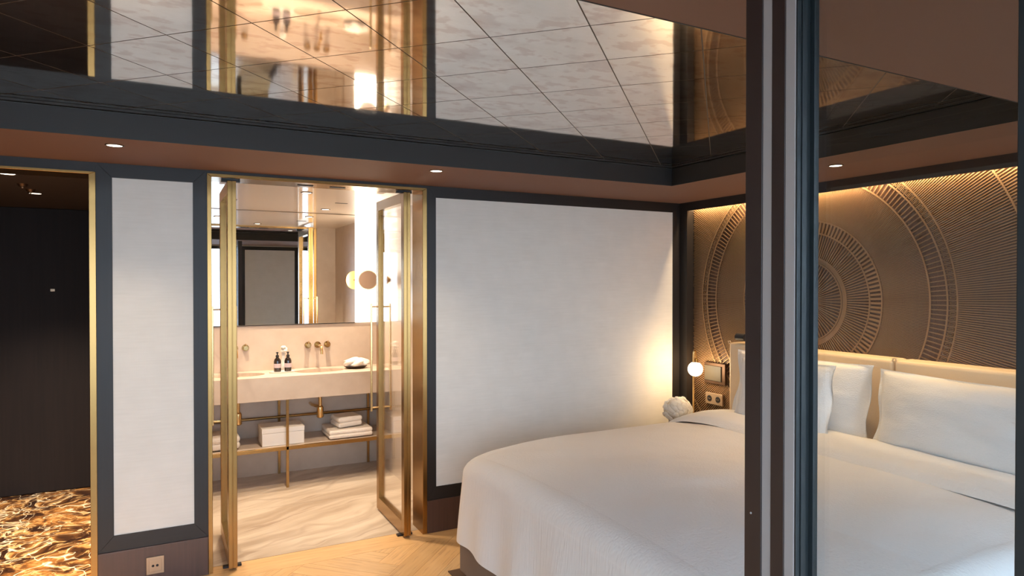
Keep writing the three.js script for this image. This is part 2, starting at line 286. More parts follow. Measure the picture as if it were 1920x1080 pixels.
// ---- ceiling: tiles at 45 degrees, dark fascia, brown soffit
{
  const c = struct('ceiling', 'high-gloss mirrored ceiling of diagonal veneer tiles', 'ceiling');
  part('backing', box(XL - 0.02, XE + 0.02, HC + 0.0022, HC + 0.05, ZE - 0.02, ZW + 0.02), mat.joint, c);
  const pu = 0.3045, pv = 0.302, u0 = 1.572, v0 = -0.054, q = Math.SQRT1_2, g = 0.002, back = (u, v) => [(u + v) * q, (v - u) * q];
  for (let i = -12; i < 12; i++) for (let j = -14; j < 14; j++) {
    const a0 = u0 + i * pu + g, a1 = a0 + pu - 2 * g, b0 = v0 + j * pv + g, b1 = b0 + pv - 2 * g;
    const poly = clip([back(a0, b0), back(a1, b0), back(a1, b1), back(a0, b1)], XL, XE, ZE, ZW); if (!poly) continue;
    const geo = prismXZ(poly, HC, HC + 0.002), p = geo.attributes.position, uv = geo.attributes.uv, ou = R(0, 1), ov = R(0, 1);
    for (let k = 0; k < p.count; k++) { const x = p.getX(k), z = p.getZ(k); uv.setXY(k, x + ou, z + ov); }
    part('ceiling_tile', geo, mat.tile, c);
  }
  const s = struct('ceiling_soffit', 'brown painted soffit and dark fascia round the raised ceiling', 'ceiling');
  const ring = [[X0, XE, ZB, ZE], [XE, 3.632, ZB, ZI], [X0, XL, ZE, ZI], [XL, XE, ZW, ZI]];
  part('soffit_board', [box(X0, 3.655, S, S + 0.02, ZB, ZE), box(XE, 3.655, S, S + 0.02, ZE, ZI), box(X0, XL, S, S + 0.02, ZE, ZI), box(XL, XE, S, S + 0.02, ZW, ZI)], mat.soffit, s);
  const fz = (z0, z1) => box(XL, XE, S - 0.001, 2.313, z0, z1), fx = (x0, x1) => box(x0, x1, S - 0.001, 2.313, ZE, ZW);
  part('fascia', fz(ZE, ZE + 0.004), mat.fascia, s); part('fascia', fz(ZW - 0.004, ZW), mat.fascia, s);
  part('fascia', fx(XE - 0.004, XE), mat.fascia, s); part('fascia', fx(XL, XL + 0.004), mat.fascia, s);
  const bead = [box(XL, XE, 2.3175, HC, ZE - 0.012, ZE + 0.012, 0.002), box(XL, XE, 2.3175, HC, ZW - 0.012, ZW + 0.012, 0.002), box(XE - 0.012, XE + 0.012, 2.3175, HC, ZE, ZW, 0.002), box(XL - 0.012, XL + 0.012, 2.3175, HC, ZE, ZW, 0.002)];
  for (const b of bead) part('bead', b, mat.fascia, s);
  part('upper_slab', box(X0 - 0.1, 3.74, 2.42, 2.6, ZB2, ZO), mat.plaster, s);
  part('upstand', [box(XL - 0.05, XE + 0.05, S + 0.02, 2.42, ZE - 0.06, ZE - 0.02), box(XL - 0.05, XE + 0.05, S + 0.02, 2.42, ZW + 0.02, ZW + 0.06), box(XE + 0.02, XE + 0.06, S + 0.02, 2.42, ZE, ZW), box(XL - 0.06, XL - 0.02, S + 0.02, 2.42, ZE, ZW)], mat.plaster, s);
}
// ---- left wall and window wall
part('wall_core', box(X0 - 0.1, X0, 0, 2.5, ZB2, ZO), mat.fabric, struct('wall_left', 'plain left wall of the bedroom', 'wall'));
{
  const w = struct('wall_front', 'window wall behind the camera with a framed fabric pier', 'wall');
  part('wall_core', box(X0 - 0.1, -1.6, -0.12, 2.6, ZI, ZO), mat.plaster, w);
  part('wall_core', box(3.45, 3.74, -0.12, 2.6, ZI, ZO), mat.plaster, w);
  part('pier', box(1.1, 2.03, -0.12, 2.6, ZI + 0.02, ZO), mat.plaster, w);
  part('lintel', box(-1.6, 3.45, 2.19, 2.6, ZI, ZO), mat.plaster, w);
  part('sill', box(-1.6, 3.45, -0.12, 0.12, ZI, ZO), mat.frameBrown, w);
  part('fabric_panel', box(1.175, 1.985, 0.29, 2.135, ZI + 0.004, ZI + 0.02), mat.fabric, w);
  for (const b of [box(1.1, 1.18, 0.12, 2.19, ZI - 0.001, ZI + 0.02), box(1.98, 2.03, 0.12, 2.19, ZI - 0.001, ZI + 0.02)]) part('frame_stile', b, mat.dark, w);
  for (const b of [box(1.18, 1.98, 2.13, 2.19, ZI - 0.001, ZI + 0.02), box(1.18, 1.98, 0.12, 0.3, ZI - 0.001, ZI + 0.02)]) part('frame_rail', b, mat.dark, w);
  const win = (name, label, x0, x1, bars) => {
    const a = struct(name, label, 'window');
    for (const x of [x0, ...bars, x1 - 0.05]) part('frame_post', box(x, x + 0.05, 0.12, 2.19, ZI + 0.05, ZI + 0.11), mat.frameTeal, a);
    for (const y of [0.12, 2.14]) part('frame_rail', box(x0, x1, y, y + 0.05, ZI + 0.05, ZI + 0.11), mat.frameTeal, a);
    part('pane', box(x0 + 0.04, x1 - 0.04, 0.165, 2.145, ZI + 0.076, ZI + 0.084), mat.pane, a, 'clear window glass');
  };
  win('window_1', 'wide window behind the camera', -1.6, 1.1, [-0.25]);
  win('window_2', 'window at the far right behind the camera', 2.03, 3.45, []);
  // post and open glazed leaf between bay and bedroom
  const a = struct('trim_5', 'stepped dark brown post with two pale grey seals', 'post');
  for (const [n, x, z0, z1, m, l] of [['jamb_strip', 0.963, -0.9, -0.861, mat.frameBrown, 'dark brown jamb strip'], ['gasket', 0.9645, -0.861, -0.84, mat.gasket, 'pale grey rubber seal'], ['jamb_strip', 0.963, -0.84, -0.811, mat.frameBrown, 'dark brown jamb strip'], ['gasket', 0.964, -0.811, -0.79, mat.gasket, 'pale grey rubber seal']])
    part(n, box(x, 1.022, 0, S, z0, z1, 0.0015), m, a, l);
  part('jamb_screw', new THREE.SphereGeometry(0.0022, 10, 8).translate(0.963, 1.17, -0.884), mat.gasket, a);
  const d = struct('door_4', 'open dark-framed glazed door leaf at the right, bed seen through it', 'door');
  for (const [x0, x1, z] of [[0.9645, 0.974, -0.786], [0.975, 0.986, -0.784], [0.987, 0.999, -0.788], [1.0, 1.012, -0.78]]) part('stile_profile', box(x0, x1, 0.02, 2.14, -0.81 + 0.0205, z, 0.0008), mat.frameTeal, d);
  part('stile', box(0.984, 1.012, 0.02, 2.14, -0.463, -0.41, 0.002), mat.frameTeal, d);
  part('rail', box(0.984, 1.012, 2.09, 2.14, -0.779, -0.464, 0.002), mat.frameTeal, d); part('rail', box(0.984, 1.012, 0.02, 0.1, -0.779, -0.464, 0.002), mat.frameTeal, d);
  part('pane', box(1.002, 1.008, 0.095, 2.095, -0.785, -0.455), mat.pane, d, 'clear door glass');
  part('slab', box(-8, 9, -0.3, -0.13, ZO, 8), mat.terrace, struct('floor_terrace', 'grey terrace outside the windows', 'floor'));
}
// ---- bathroom shell
{
  const b = struct('wall_bathroom_back', 'beige marble wall behind the vanity', 'wall');
  part('marble_facing', box(BXL - 0.1, BX + 0.1, -0.02, 2.3, BZ - 0.08, BZ), mat.marbleMatt, b);
  part('marble_facing', box(BX, BX + 0.08, -0.02, 2.3, BZ, ZB2), mat.marbleMatt, struct('wall_bathroom_right', 'beige marble side wall of the bathroom', 'wall'));
  part('marble_facing', box(BXL - 0.05, BXL, -0.02, 2.3, BZ, ZB2), mat.marbleMatt, struct('wall_bathroom_left', 'beige marble far-left wall of the bathroom', 'wall'));
  const f = struct('wall_bathroom_front', 'marble lining of the doorway wall inside the bathroom', 'wall');
  part('marble_facing', box(BXL, 0.203, 0, BH, ZB2 - 0.014, ZB2), mat.marbleMatt, f);
  part('marble_facing', box(1.467, BX, 0, BH, ZB2 - 0.014, ZB2), mat.marbleMatt, f);
  const c = struct('ceiling_bathroom', 'glossy cream bathroom ceiling', 'ceiling');
  part('ceiling_board', box(BXL - 0.05, BX + 0.08, BH, BH + 0.08, BZ - 0.08, ZB2), mat.bathCeiling, c);
  part('slot_vent', box(1.12, 1.21, BH - 0.002, BH + 0.004, -4.99, -4.965), mat.black, c, 'narrow black slot in the ceiling');
}
// ---- corridor shell
{
  part('wall_core', box(-1.7, -1.6, -0.02, 2.3, CZ - 0.1, ZB2), mat.hallDoor, struct('wall_corridor_left', 'dark timber left wall of the corridor', 'wall'));
  part('wall_core', box(-0.302, BXL - 0.05, -0.02, 2.3, CZ - 0.1, ZB2), mat.hallDoor, struct('wall_corridor_right', 'dark timber right wall of the corridor', 'wall'));
  part('wall_core', box(-1.6, -0.302, -0.02, 2.3, CZ - 0.1, CZ - 0.02), mat.hallDoor, struct('wall_corridor_back', 'dark timber end wall of the corridor', 'wall'));
  part('ceiling_board', box(-1.7, -0.25, CH, CH + 0.1, CZ - 0.1, ZB2), mat.hallCeiling, struct('ceiling_corridor', 'dark brown corridor ceiling', 'ceiling'));
  const d = struct('door_3', 'dark timber entrance door at the end of the corridor', 'door');
  part('leaf', box(-1.45, -0.302, 0.004, CH - 0.004, CZ - 0.02, CZ, 0.002), mat.hallDoor, d);
  part('lock_plate', box(-0.775, -0.745, 1.525, 1.545, CZ, CZ + 0.004, 0.002), mat.socket, d, 'small pale metal plate');
}

// ================================================================ LAMPS IN THE CEILINGS
function downlight(x, y, z, label, group, power, color, r = 0.03, ang = 0.9) {
  const d = thing('downlight', label, 'downlight', group);
  part('trim_ring', new THREE.TorusGeometry(r + 0.004, 0.004, 8, 32).rotateX(Math.PI / 2).translate(x, y - 0.001, z), mat.bronzeDark, d);
  part('lamp_lens', cyl(x, y - 0.001, z, r, 0.003, 'y', 32), mat.glow, d);
  if (!power) return;
  const s = new THREE.SpotLight(color, power, 0, ang, 0.6, 2); s.name = 'downlight_lamp'; s.shadow.radius = 1.3; s.position.set(x, y - 0.012, z); s.target.position.set(x, y - 1, z); scene.add(s, s.target);
}
downlight(-0.197, S, -3.432, 'recessed downlight in the soffit above the narrow fabric panel', 'soffit downlights', ROOM_SPOT, SOFTWARM);
downlight(1.315, S, -3.409, 'recessed downlight in the soffit above the right door leaf', 'soffit downlights', ROOM_SPOT, SOFTWARM);
downlight(3.1, S, -2.289, 'recessed downlight in the soffit above the pillows', 'soffit downlights', ROOM_SPOT * 1.6, WARM);
downlight(0.824, BH, -4.485, 'bathroom ceiling downlight just inside the doorway', 'bathroom downlights', BATH_SPOT, SOFTWARM);
downlight(0.42, BH, -5.1, 'bathroom ceiling downlight seen in the vanity mirror', 'bathroom downlights', BATH_SPOT, SOFTWARM);
downlight(1.15, BH, -5.45, 'bathroom ceiling downlight above the right basin', 'bathroom downlights', BATH_SPOT, SOFTWARM);
downlight(-0.714, CH, -4.22, 'corridor downlight nearest the brass opening', 'corridor downlights', HALL_SPOT, new THREE.Color().setRGB(1, 0.85, 0.68), 0.032, 0.9);
downlight(-0.72, CH, -5.076, 'corridor downlight farthest from the brass opening', 'corridor downlights', HALL_SPOT, new THREE.Color().setRGB(1, 0.85, 0.68), 0.032, 0.9);
for (const [z, l] of [[-4.64, 'small unlit sensor in the corridor ceiling, nearer one'], [-4.9, 'small unlit sensor in the corridor ceiling, farther one']]) {
  const d = thing('ceiling_sensor', l, 'sensor', 'corridor ceiling sensors');
  part('body', lathe([[0, -0.018], [0.018, -0.016], [0.024, -0.006], [0.03, 0]], -0.718, CH, z, 24), mat.bronzeDark, d); part('eye', new THREE.SphereGeometry(0.006, 12, 8).translate(-0.718, CH - 0.018, z), mat.socket, d);
}

// ================================================================ BRONZE WALL RELIEF
{
  const g = thing('wall_relief', 'dark bronze wall relief of rays and rings behind the bed', 'wall relief');
  const XP = 3.62, k = 3.609 / 3.54, cy = 1.6 + (1.478 - 1.6) * k, cz = -2.818 * k, y0 = 0.3, y1 = 2.2, z0 = -3.889, z1 = -0.905;
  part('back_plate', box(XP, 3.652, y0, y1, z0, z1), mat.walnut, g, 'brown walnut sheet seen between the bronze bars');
  const r1 = 0.06 * k, r2 = 0.247 * k, r3 = 0.278 * k, r4 = 0.424 * k, r5 = 0.497 * k, r6 = 0.76 * k, r7 = 0.847 * k, r8 = 0.895 * k, r9 = 1.24 * k;
  const inside = (r, a) => { const y = cy + r * Math.sin(a), z = cz + r * Math.cos(a); return y > y0 && y < y1 && z > z0 && z < z1; };
  // a bar from radius ra to rb at angle a, width w, cut to the plate
  function bar(ra, rb, a, w, h) {
    while (rb > ra && !inside(rb, a)) rb -= 0.01; if (rb - ra < 0.012 || !inside(ra, a)) return null;
    const b = new THREE.BoxGeometry(h, w, rb - ra); b.translate(XP - h / 2, 0, (ra + rb) / 2); b.rotateX(-a); b.translate(0, cy, cz); return b;
  }
  function ring(ra, rb, h, name) {
    let list = []; const n = 220, runs = [list], f = (r, a) => [cz + r * Math.cos(a), cy + r * Math.sin(a)];
    for (let i = 0; i < n; i++) {
      const a = (i / n) * 2 * Math.PI, b = ((i + 1.02) / n) * 2 * Math.PI; if (![a, b].every((t) => inside(ra, t) && inside(rb, t))) { if (list.length) runs.push(list = []); continue; }
      const q = [f(ra, a), f(rb, a), f(rb, b), f(ra, b)], s = new THREE.BufferGeometry(), P8 = [];
      for (const x of [XP - h, XP]) for (const [z, y] of q) P8.push(x, y, z);
      s.setAttribute('position', new THREE.Float32BufferAttribute(P8, 3)); s.setIndex([0, 2, 1, 0, 3, 2, 0, 1, 5, 0, 5, 4, 2, 3, 7, 2, 7, 6]);
      const t = s.toNonIndexed(); t.computeVertexNormals(); t.setAttribute('uv', new THREE.Float32BufferAttribute(new Float32Array(t.attributes.position.count * 2), 2)); list.push(t);
    }
    if (runs.length > 1 && inside(rb, 0) && inside(rb, -0.03)) runs[runs.length - 1].push(...runs.shift());
    for (const run of runs) if (run.length) part(name || 'ring', run, mat.bronze, g);
  }
  const t = 0.0046;
  for (const r of [r1, r2, r3, r4, r5, r6, r7, r8, r9]) ring(r - t, r + t, 0.013);
  ring(r2 + t, r3 - t, 0.008, 'band');
  ring(0.01, r1 - 0.008, 0.01, 'hub');
  const rows = (name, n, ra, rb, w, h) => { for (let i = 0; i < n; i++) { const b = bar(ra + t, rb - t, (i / n) * 2 * Math.PI, w, h); if (b) part(name, b, mat.bronze, g); } };
  rows('hub_ray', 72, r1, r2, 0.0055, 0.0105);
  rows('inner_ray', 144, r3, r4, 0.0055, 0.0105);
  rows('rung', 120, r4, r5, 0.0115, 0.0105);
  rows('outer_rung', 204, r6, r7, 0.0045, 0.0105);
  // rungs and little frames between the two outer rings
  rows('link_rung', 204, r7, r8, 0.004, 0.0105);
  for (let i = 0; i < 204; i++) {
    const a = ((i + 0.5) / 204) * 2 * Math.PI; if (!inside(r7, a) || !inside(r8, a)) continue;
    const o = [], m = (r7 + r8) / 2, hw = 0.0052, hl = 0.0125, q = 0.0026;
    for (const [dr, da, lr, la] of [[-hl, 0, q, 2 * hw], [hl, 0, q, 2 * hw], [0, -hw, 2 * hl, q], [0, hw, 2 * hl, q]]) { const b = new THREE.BoxGeometry(0.0105, la, lr); b.translate(XP - 0.00525, da, m + dr); b.rotateX(-a); b.translate(0, cy, cz); o.push(b); }
    part('link_frame', o, mat.bronze, g);
  }
  const many = (name, n, ra, rb, w, h) => { const o = []; for (let i = 0; i < n; i++) { const b = bar(ra, rb, ((i + 0.5) / n) * 2 * Math.PI, w, h); if (b) o.push(b); } part(name, o, mat.bronze, g).userData.kind = 'stuff'; };
  many('fine_rays', 540, r5 + t, r6 - t, 0.0032, 0.008);
  many('long_rays', 540, r8 + t, r9 - t, 0.0048, 0.0105);
  many('far_rays', 540, r9 + t, 2.4, 0.0062, 0.0105);
}

// ================================================================ BED
const BED = { x0: 1.44, x1: 3.43, z0: -3.3, z1: -1.14 };
{
  const h = thing('headboard', 'beige leather headboard in two padded panels', 'headboard');
  for (const [a, b] of [[-3.36, -2.194], [-2.19, -1.02]]) {
    const p = part('padded_panel', box(3.44, 3.587, 0.25, 1.183, a, b, 0.022), mat.leather, h);
    part('piping', tube([[3.452, 0.3, a + 0.012], [3.452, 1.165, a + 0.012], [3.452, 1.171, a + 0.02], [3.452, 1.171, b - 0.02], [3.452, 1.165, b - 0.012], [3.452, 0.3, b - 0.012]], 0.004, 160, 8), mat.leather, p);
  }
  const b = thing('bed', 'box bed with taupe upholstered base under the white duvet', 'bed');
  part('base', box(BED.x0 - 0.035, BED.x1, 0.035, 0.34, BED.z0 - 0.005, BED.z1 + 0.005, 0.012), mat.bedBase, b, 'taupe fabric bed base');
  part('mattress', box(BED.x0 + 0.02, BED.x1, 0.342, 0.64, BED.z0 + 0.03, BED.z1 - 0.03, 0.05), mat.linen, b);
  for (const x of [BED.x0 + 0.1, BED.x1 - 0.1]) for (const z of [BED.z0 + 0.1, BED.z1 - 0.1]) part('foot', cyl(x, 0.0215, z, 0.028, 0.028, 'y', 20), mat.black, b);
}
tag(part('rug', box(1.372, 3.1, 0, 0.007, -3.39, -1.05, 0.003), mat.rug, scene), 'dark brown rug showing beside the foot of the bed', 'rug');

function grid(nu, nv, fn, closeU = false) {        // surface from a function of two numbers
  const pos = [], uv = [], idx = [];
  for (let j = 0; j <= nv; j++) for (let i = 0; i <= nu; i++) { const p = fn(i / nu, j / nv); pos.push(p[0], p[1], p[2]); uv.push(p[3] ?? p[0], p[4] ?? p[2]); }
  for (let j = 0; j < nv; j++) for (let i = 0; i < nu; i++) { const a = j * (nu + 1) + i, b = a + 1, c = a + nu + 1, d = c + 1; idx.push(a, c, b, b, c, d); }
  const g = new THREE.BufferGeometry(); g.setAttribute('position', new THREE.Float32BufferAttribute(pos, 3)); g.setAttribute('uv', new THREE.Float32BufferAttribute(uv, 2)); g.setIndex(idx); g.computeVertexNormals();
  return g;
}
// rounded rectangle outline, t in 0..1 round it
function rrect(t, hx, hz, r) {
  const a = hx - r, b = hz - r, q = (Math.PI / 2) * r, L = 4 * (a + b) + 4 * q; let s = (t % 1) * L;
  const seg = [[2 * b, (d) => [hx, -b + d]], [q, (d) => [a + r * Math.cos(d / r), b + r * Math.sin(d / r)]], [2 * a, (d) => [a - d, hz]], [q, (d) => [-a - r * Math.sin(d / r), b + r * Math.cos(d / r)]], [2 * b, (d) => [-hx, b - d]], [q, (d) => [-a - r * Math.cos(d / r), -b - r * Math.sin(d / r)]], [2 * a, (d) => [-a + d, -hz]], [q, (d) => [a + r * Math.sin(d / r), -b - r * Math.cos(d / r)]]];
  for (const [len, f] of seg) { if (s <= len) return f(s); s -= len; } return [hx, -b];
}
{
  const x1 = 3.3, hx = (x1 - BED.x0 + 0.06) / 2, hz = (BED.z1 - BED.z0 + 0.07) / 2, cx = x1 - hx, cz = (BED.z0 + BED.z1) / 2, top = 0.74, hem = 0.225, r = 0.10;
  const wav = (x, z) => 0.016 * (fbm(x * 0.25 + 4, z * 0.25 + 4, 8, 8, 3, 401) - 0.5) * 2 + 0.006 * (fbm(x * 0.25 + 4, z * 0.25 + 4, 26, 26, 2, 411) - 0.5) * 2;
  const cloth = (t, d) => {                         // d 0..1 top, 1..2 shoulder, 2..3 skirt
    const [px, pz] = rrect(t, hx, hz, 0.17), droop = 0.055 * (px < 0 ? 1 : 0.3) * Math.pow(Math.abs(px * pz) / (hx * hz), 3), len = Math.hypot(px, pz), nx = px / len, nz = pz / len;
    if (d <= 1) { const m = d, x = cx + px * m * 0.9, z = cz + pz * m * 0.9; const e = Math.max(Math.abs(px) * m / hx, Math.abs(pz) * m / hz); return [x, top + 0.012 - 0.036 * Math.pow(e, 4) - droop * Math.pow(m, 5) + wav(x, z) * (1 - 0.5 * e), z]; }
    const sx = px * 0.9, sz = pz * 0.9, e1 = top + 0.012 - 0.036 - droop;
    if (d <= 2) { const a = (d - 1) * Math.PI / 2, f = Math.sin(a), x = cx + sx + px * 0.1 * f, z = cz + sz + pz * 0.1 * f; return [x, e1 - (1 - Math.cos(a)) * r + 0.5 * wav(x, z) * (1 - (d - 1)), z]; }
    const q = d - 2, fold = 0.012 * Math.sin(t * 2 * Math.PI * 23) * q + 0.02 * (fbm(t, q * 0.2, 40, 2, 2, 421) - 0.4) * q, out = 0.022 * q + fold;
    return [cx + px + Math.sign(px) * Math.abs(nx) * out * 1.2, e1 - r - (e1 - r - hem) * q + 0.006 * Math.sin(t * 90) * q, cz + pz + nz * out];
  };
  const g0 = mergeVertices(grid(320, 120, (t, v) => cloth(t, v * 3)), 1e-5); g0.computeVertexNormals();
  const d = thing('duvet', 'smooth white duvet covering the whole bed', 'duvet');
  part('cover', g0, mat.linen, d);
  // turned-back band at the head
  const band = (off, dir) => grid(60, 14, (a, b) => {
    const z = BED.z0 - 0.02 + (BED.z1 - BED.z0 + 0.04) * a, e = Math.pow(Math.abs(2 * a - 1), 10), th = 0.042 * Math.pow(1 - Math.pow(Math.abs(2 * b - 1), 4), 0.5), x = 2.845 + 0.012 * Math.sin(a * 5 + 1) + 0.46 * b;
    return [x, top - 0.004 - 0.075 * e + (dir > 0 ? th + 0.01 : -0.03) + wav(x, z) * 0.8, z];
  });
  part('turned_back_edge', band(0, 1), mat.linen, d, 'turned-back edge of the duvet below the pillows');
}
function pillow(w, h, t, k) {
  const face = (s) => grid(64, 48, (a, b) => {
    const u = 2 * a - 1, v = 2 * b - 1, e = Math.max(Math.abs(u), Math.abs(v)), fl = 0.055, inn = (c) => Math.min(1, Math.abs(c) / (1 - fl));
    const bulge = Math.pow(Math.max(0, (1 - inn(u) ** 2.6) * (1 - inn(v) ** 2.6)), 0.42);
    const pinch = 1 - 0.045 * (1 - v * v) * Math.abs(u) ** 3, pinv = 1 - 0.05 * (1 - u * u) * Math.abs(v) ** 3;
    const wr = (fbm(a + k * 0.13, b, 4, 4, 3, 500 + k) - 0.5) * 0.03 * Math.min(1, bulge + 0.25) + (e > 1 - fl ? 0.009 * Math.sin((u * 9 + v * 5) + k) : 0);
    return [w / 2 * u * pinch + 0.007 * Math.sin(v * 3 + k) * Math.abs(u), h / 2 * v * pinv, s * (t / 2 * bulge + 0.002) + wr, a, b];
  });
  const b = face(-1), ix = b.index.array; for (let i = 0; i < ix.length; i += 3) { const q = ix[i]; ix[i] = ix[i + 1]; ix[i + 1] = q; }
  const f = face(1), fi = f.index.array; for (let i = 0; i < fi.length; i += 3) { const q = fi[i]; fi[i] = fi[i + 1]; fi[i + 1] = q; const r0 = ix[i]; ix[i] = ix[i + 1]; ix[i + 1] = r0; }
  f.computeVertexNormals(); b.computeVertexNormals(); return join([f, b]);
}
for (const [z, x, y, w, h, t, tilt, roll, k, l] of [
  [-2.705, 3.32, 0.945, 0.95, 0.42, 0.15, 0.14, 0.0, 1, 'rear white pillow on the left half of the bed, leaning on the headboard'],
  [-2.67, 3.155, 0.945, 0.66, 0.4, 0.13, 0.2, 0.02, 2, 'front white pillow on the left half of the bed, mostly behind the window post'],
  [-1.66, 3.27, 0.94, 1.04, 0.41, 0.2, 0.18, -0.01, 3, 'large plump white pillow on the right half of the bed']]) {
  const p = part(numbered('pillow'), pillow(w, h, t, k).rotateZ(roll).rotateX(-tilt).rotateY(-Math.PI / 2), mat.linen, scene);
  p.position.set(x, y, z); tag(p, l, 'pillow', 'bed pillows');
}
// ================================================================ BESIDE THE BED
{
  const n = thing('nightstand', 'low dark nightstand squeezed between bed and back wall', 'nightstand');
  part('top', box(3.16, 3.595, 0.475, 0.5, -3.95, -3.375, 0.004), mat.dark, n);
  part('body', box(3.18, 3.58, 0.1, 0.475, -3.93, -3.39), mat.dark, n); part('plinth', box(3.2, 3.56, 0, 0.1, -3.9, -3.42), mat.black, n);
  const d = part('drawer', box(3.168, 3.18, 0.28, 0.465, -3.92, -3.4, 0.003), mat.dark, n); part('knob', cyl(3.162, 0.37, -3.66, 0.01, 0.014, 'x', 16), mat.brassBright, d);

  const lx = 3.45, lz = -3.7, l = thing('table_lamp', 'slender brass bedside lamp with a glowing glass globe', 'lamp');
  part('base', lathe([[0, 0], [0.05, 0], [0.052, 0.006], [0.05, 0.012], [0.022, 0.014], [0.02, 0.05], [0.017, 0.054], [0, 0.054]].map(([a, b]) => [a, b > 0.045 ? b + 0.055 : b]), lx - 0.01, 0.5, lz), mat.brassBright, l);
  part('pole', tube([[lx - 0.01, 0.6, lz], [lx - 0.01, 0.95, lz], [lx - 0.01, 1.07, lz], [lx - 0.004, 1.092, lz], [lx + 0.004, 1.085, lz], [lx + 0.012, 1.05, lz], [lx + 0.016, 1.02, lz]], 0.0075, 60, 12), mat.brassBright, l);
  part('cap', cyl(lx + 0.01, 1.018, lz, 0.024, 0.032, 'y', 24, 0.012), mat.brassBright, l);
  const gx = lx + 0.006; part('globe', new THREE.SphereGeometry(0.054, 36, 24).translate(gx, 0.956, lz), mat.globe, l, 'glowing frosted globe');
  const p = new THREE.PointLight(WARM, GLOBE, 0, 2); p.name = 'globe_lamp'; p.shadow.radius = 2.4; p.position.set(gx, 0.956, lz); scene.add(p);

  const f = thing('flower_ball', 'round ruffled white flower head beside the bedside lamp', 'flowers'), fx = 3.215, fy = 0.69, fz = -3.62, o = [];
  const vase = part('bowl', lathe([[0, 0], [0.045, 0], [0.06, 0.02], [0.062, 0.115], [0.057, 0.115], [0.052, 0.02], [0, 0.01]], fx, 0.5, fz), mat.white, f);
  part('core', new THREE.IcosahedronGeometry(0.075, 3).translate(fx, fy, fz), mat.petal, f);
  for (let i = 0; i < 150; i++) {
    const y = 1 - 2 * (i + 0.5) / 150, a = i * 2.39996, rr = Math.sqrt(1 - y * y), v = new THREE.Vector3(rr * Math.cos(a), y, rr * Math.sin(a)); if (y < -0.75) continue;
    const q = new THREE.SphereGeometry(R(0.017, 0.025), 8, 4, 0, Math.PI * 2, 0, 1.3).scale(1, 0.55, 1), m = new THREE.Matrix4().makeRotationFromQuaternion(new THREE.Quaternion().setFromUnitVectors(new THREE.Vector3(0, 1, 0), v.clone().add(new THREE.Vector3(R(-0.4, 0.4), R(-0.4, 0.4), R(-0.4, 0.4))).normalize()));
    q.applyMatrix4(m); const d2 = R(0.072, 0.088); q.translate(fx + v.x * d2 * 1.12, fy + v.y * d2, fz + v.z * d2 * 1.1); o.push(q);
  }
  part('petals', o, mat.petal, f).userData.kind = 'stuff';
}
{
  const s = thing('light_switch', 'square switch panel on the relief wall beside the headboard', 'switch');
  part('surround', box(3.586, 3.604, 0.845, 1.0, -3.745, -3.535, 0.003), mat.bronzeDark, s); part('plate', box(3.579, 3.587, 0.868, 0.978, -3.735, -3.57, 0.002), mat.switchGlass, s);
  const k = thing('double_socket', 'double power socket below the square switch panel', 'socket');
  part('plate', box(3.589, 3.604, 0.69, 0.775, -3.735, -3.565, 0.003), mat.socket, k);
  for (const z of [-3.692, -3.608]) { part('well', cyl(3.588, 0.732, z, 0.022, 0.004, 'x', 28), mat.black, k, 'dark round socket well'); for (const d of [-0.008, 0.008]) part('contact', cyl(3.585, 0.732, z + d, 0.003, 0.004, 'x', 10), mat.socket, k); }
  const r = thing('reading_lamp', 'small black reading lamp perched above the headboard', 'lamp');
  part('head', cyl(3.44, 1.225, -3.245, 0.024, 0.075, 'z', 24), mat.black, r); part('arm', tube([[3.47, 1.225, -3.245], [3.52, 1.225, -3.245], [3.59, 1.225, -3.245]], 0.007, 16, 10), mat.black, r); part('wall_plate', cyl(3.597, 1.225, -3.245, 0.028, 0.014, 'x', 24), mat.black, r);
  const b = thing('floor_socket', 'square metal power socket in the baseboard of the narrow panel', 'socket'), zf = ZB + 0.008;
  part('plate', box(-0.095, -0.012, 0.06, 0.15, zf, zf + 0.008, 0.002), mat.socket, b); part('insert', box(-0.083, -0.024, 0.073, 0.137, zf + 0.008, zf + 0.011, 0.002), mat.socket, b);
  for (const x of [-0.064, -0.044]) part('contact', cyl(x, 0.105, zf + 0.0105, 0.0065, 0.003, 'z', 16), mat.black, b);
}

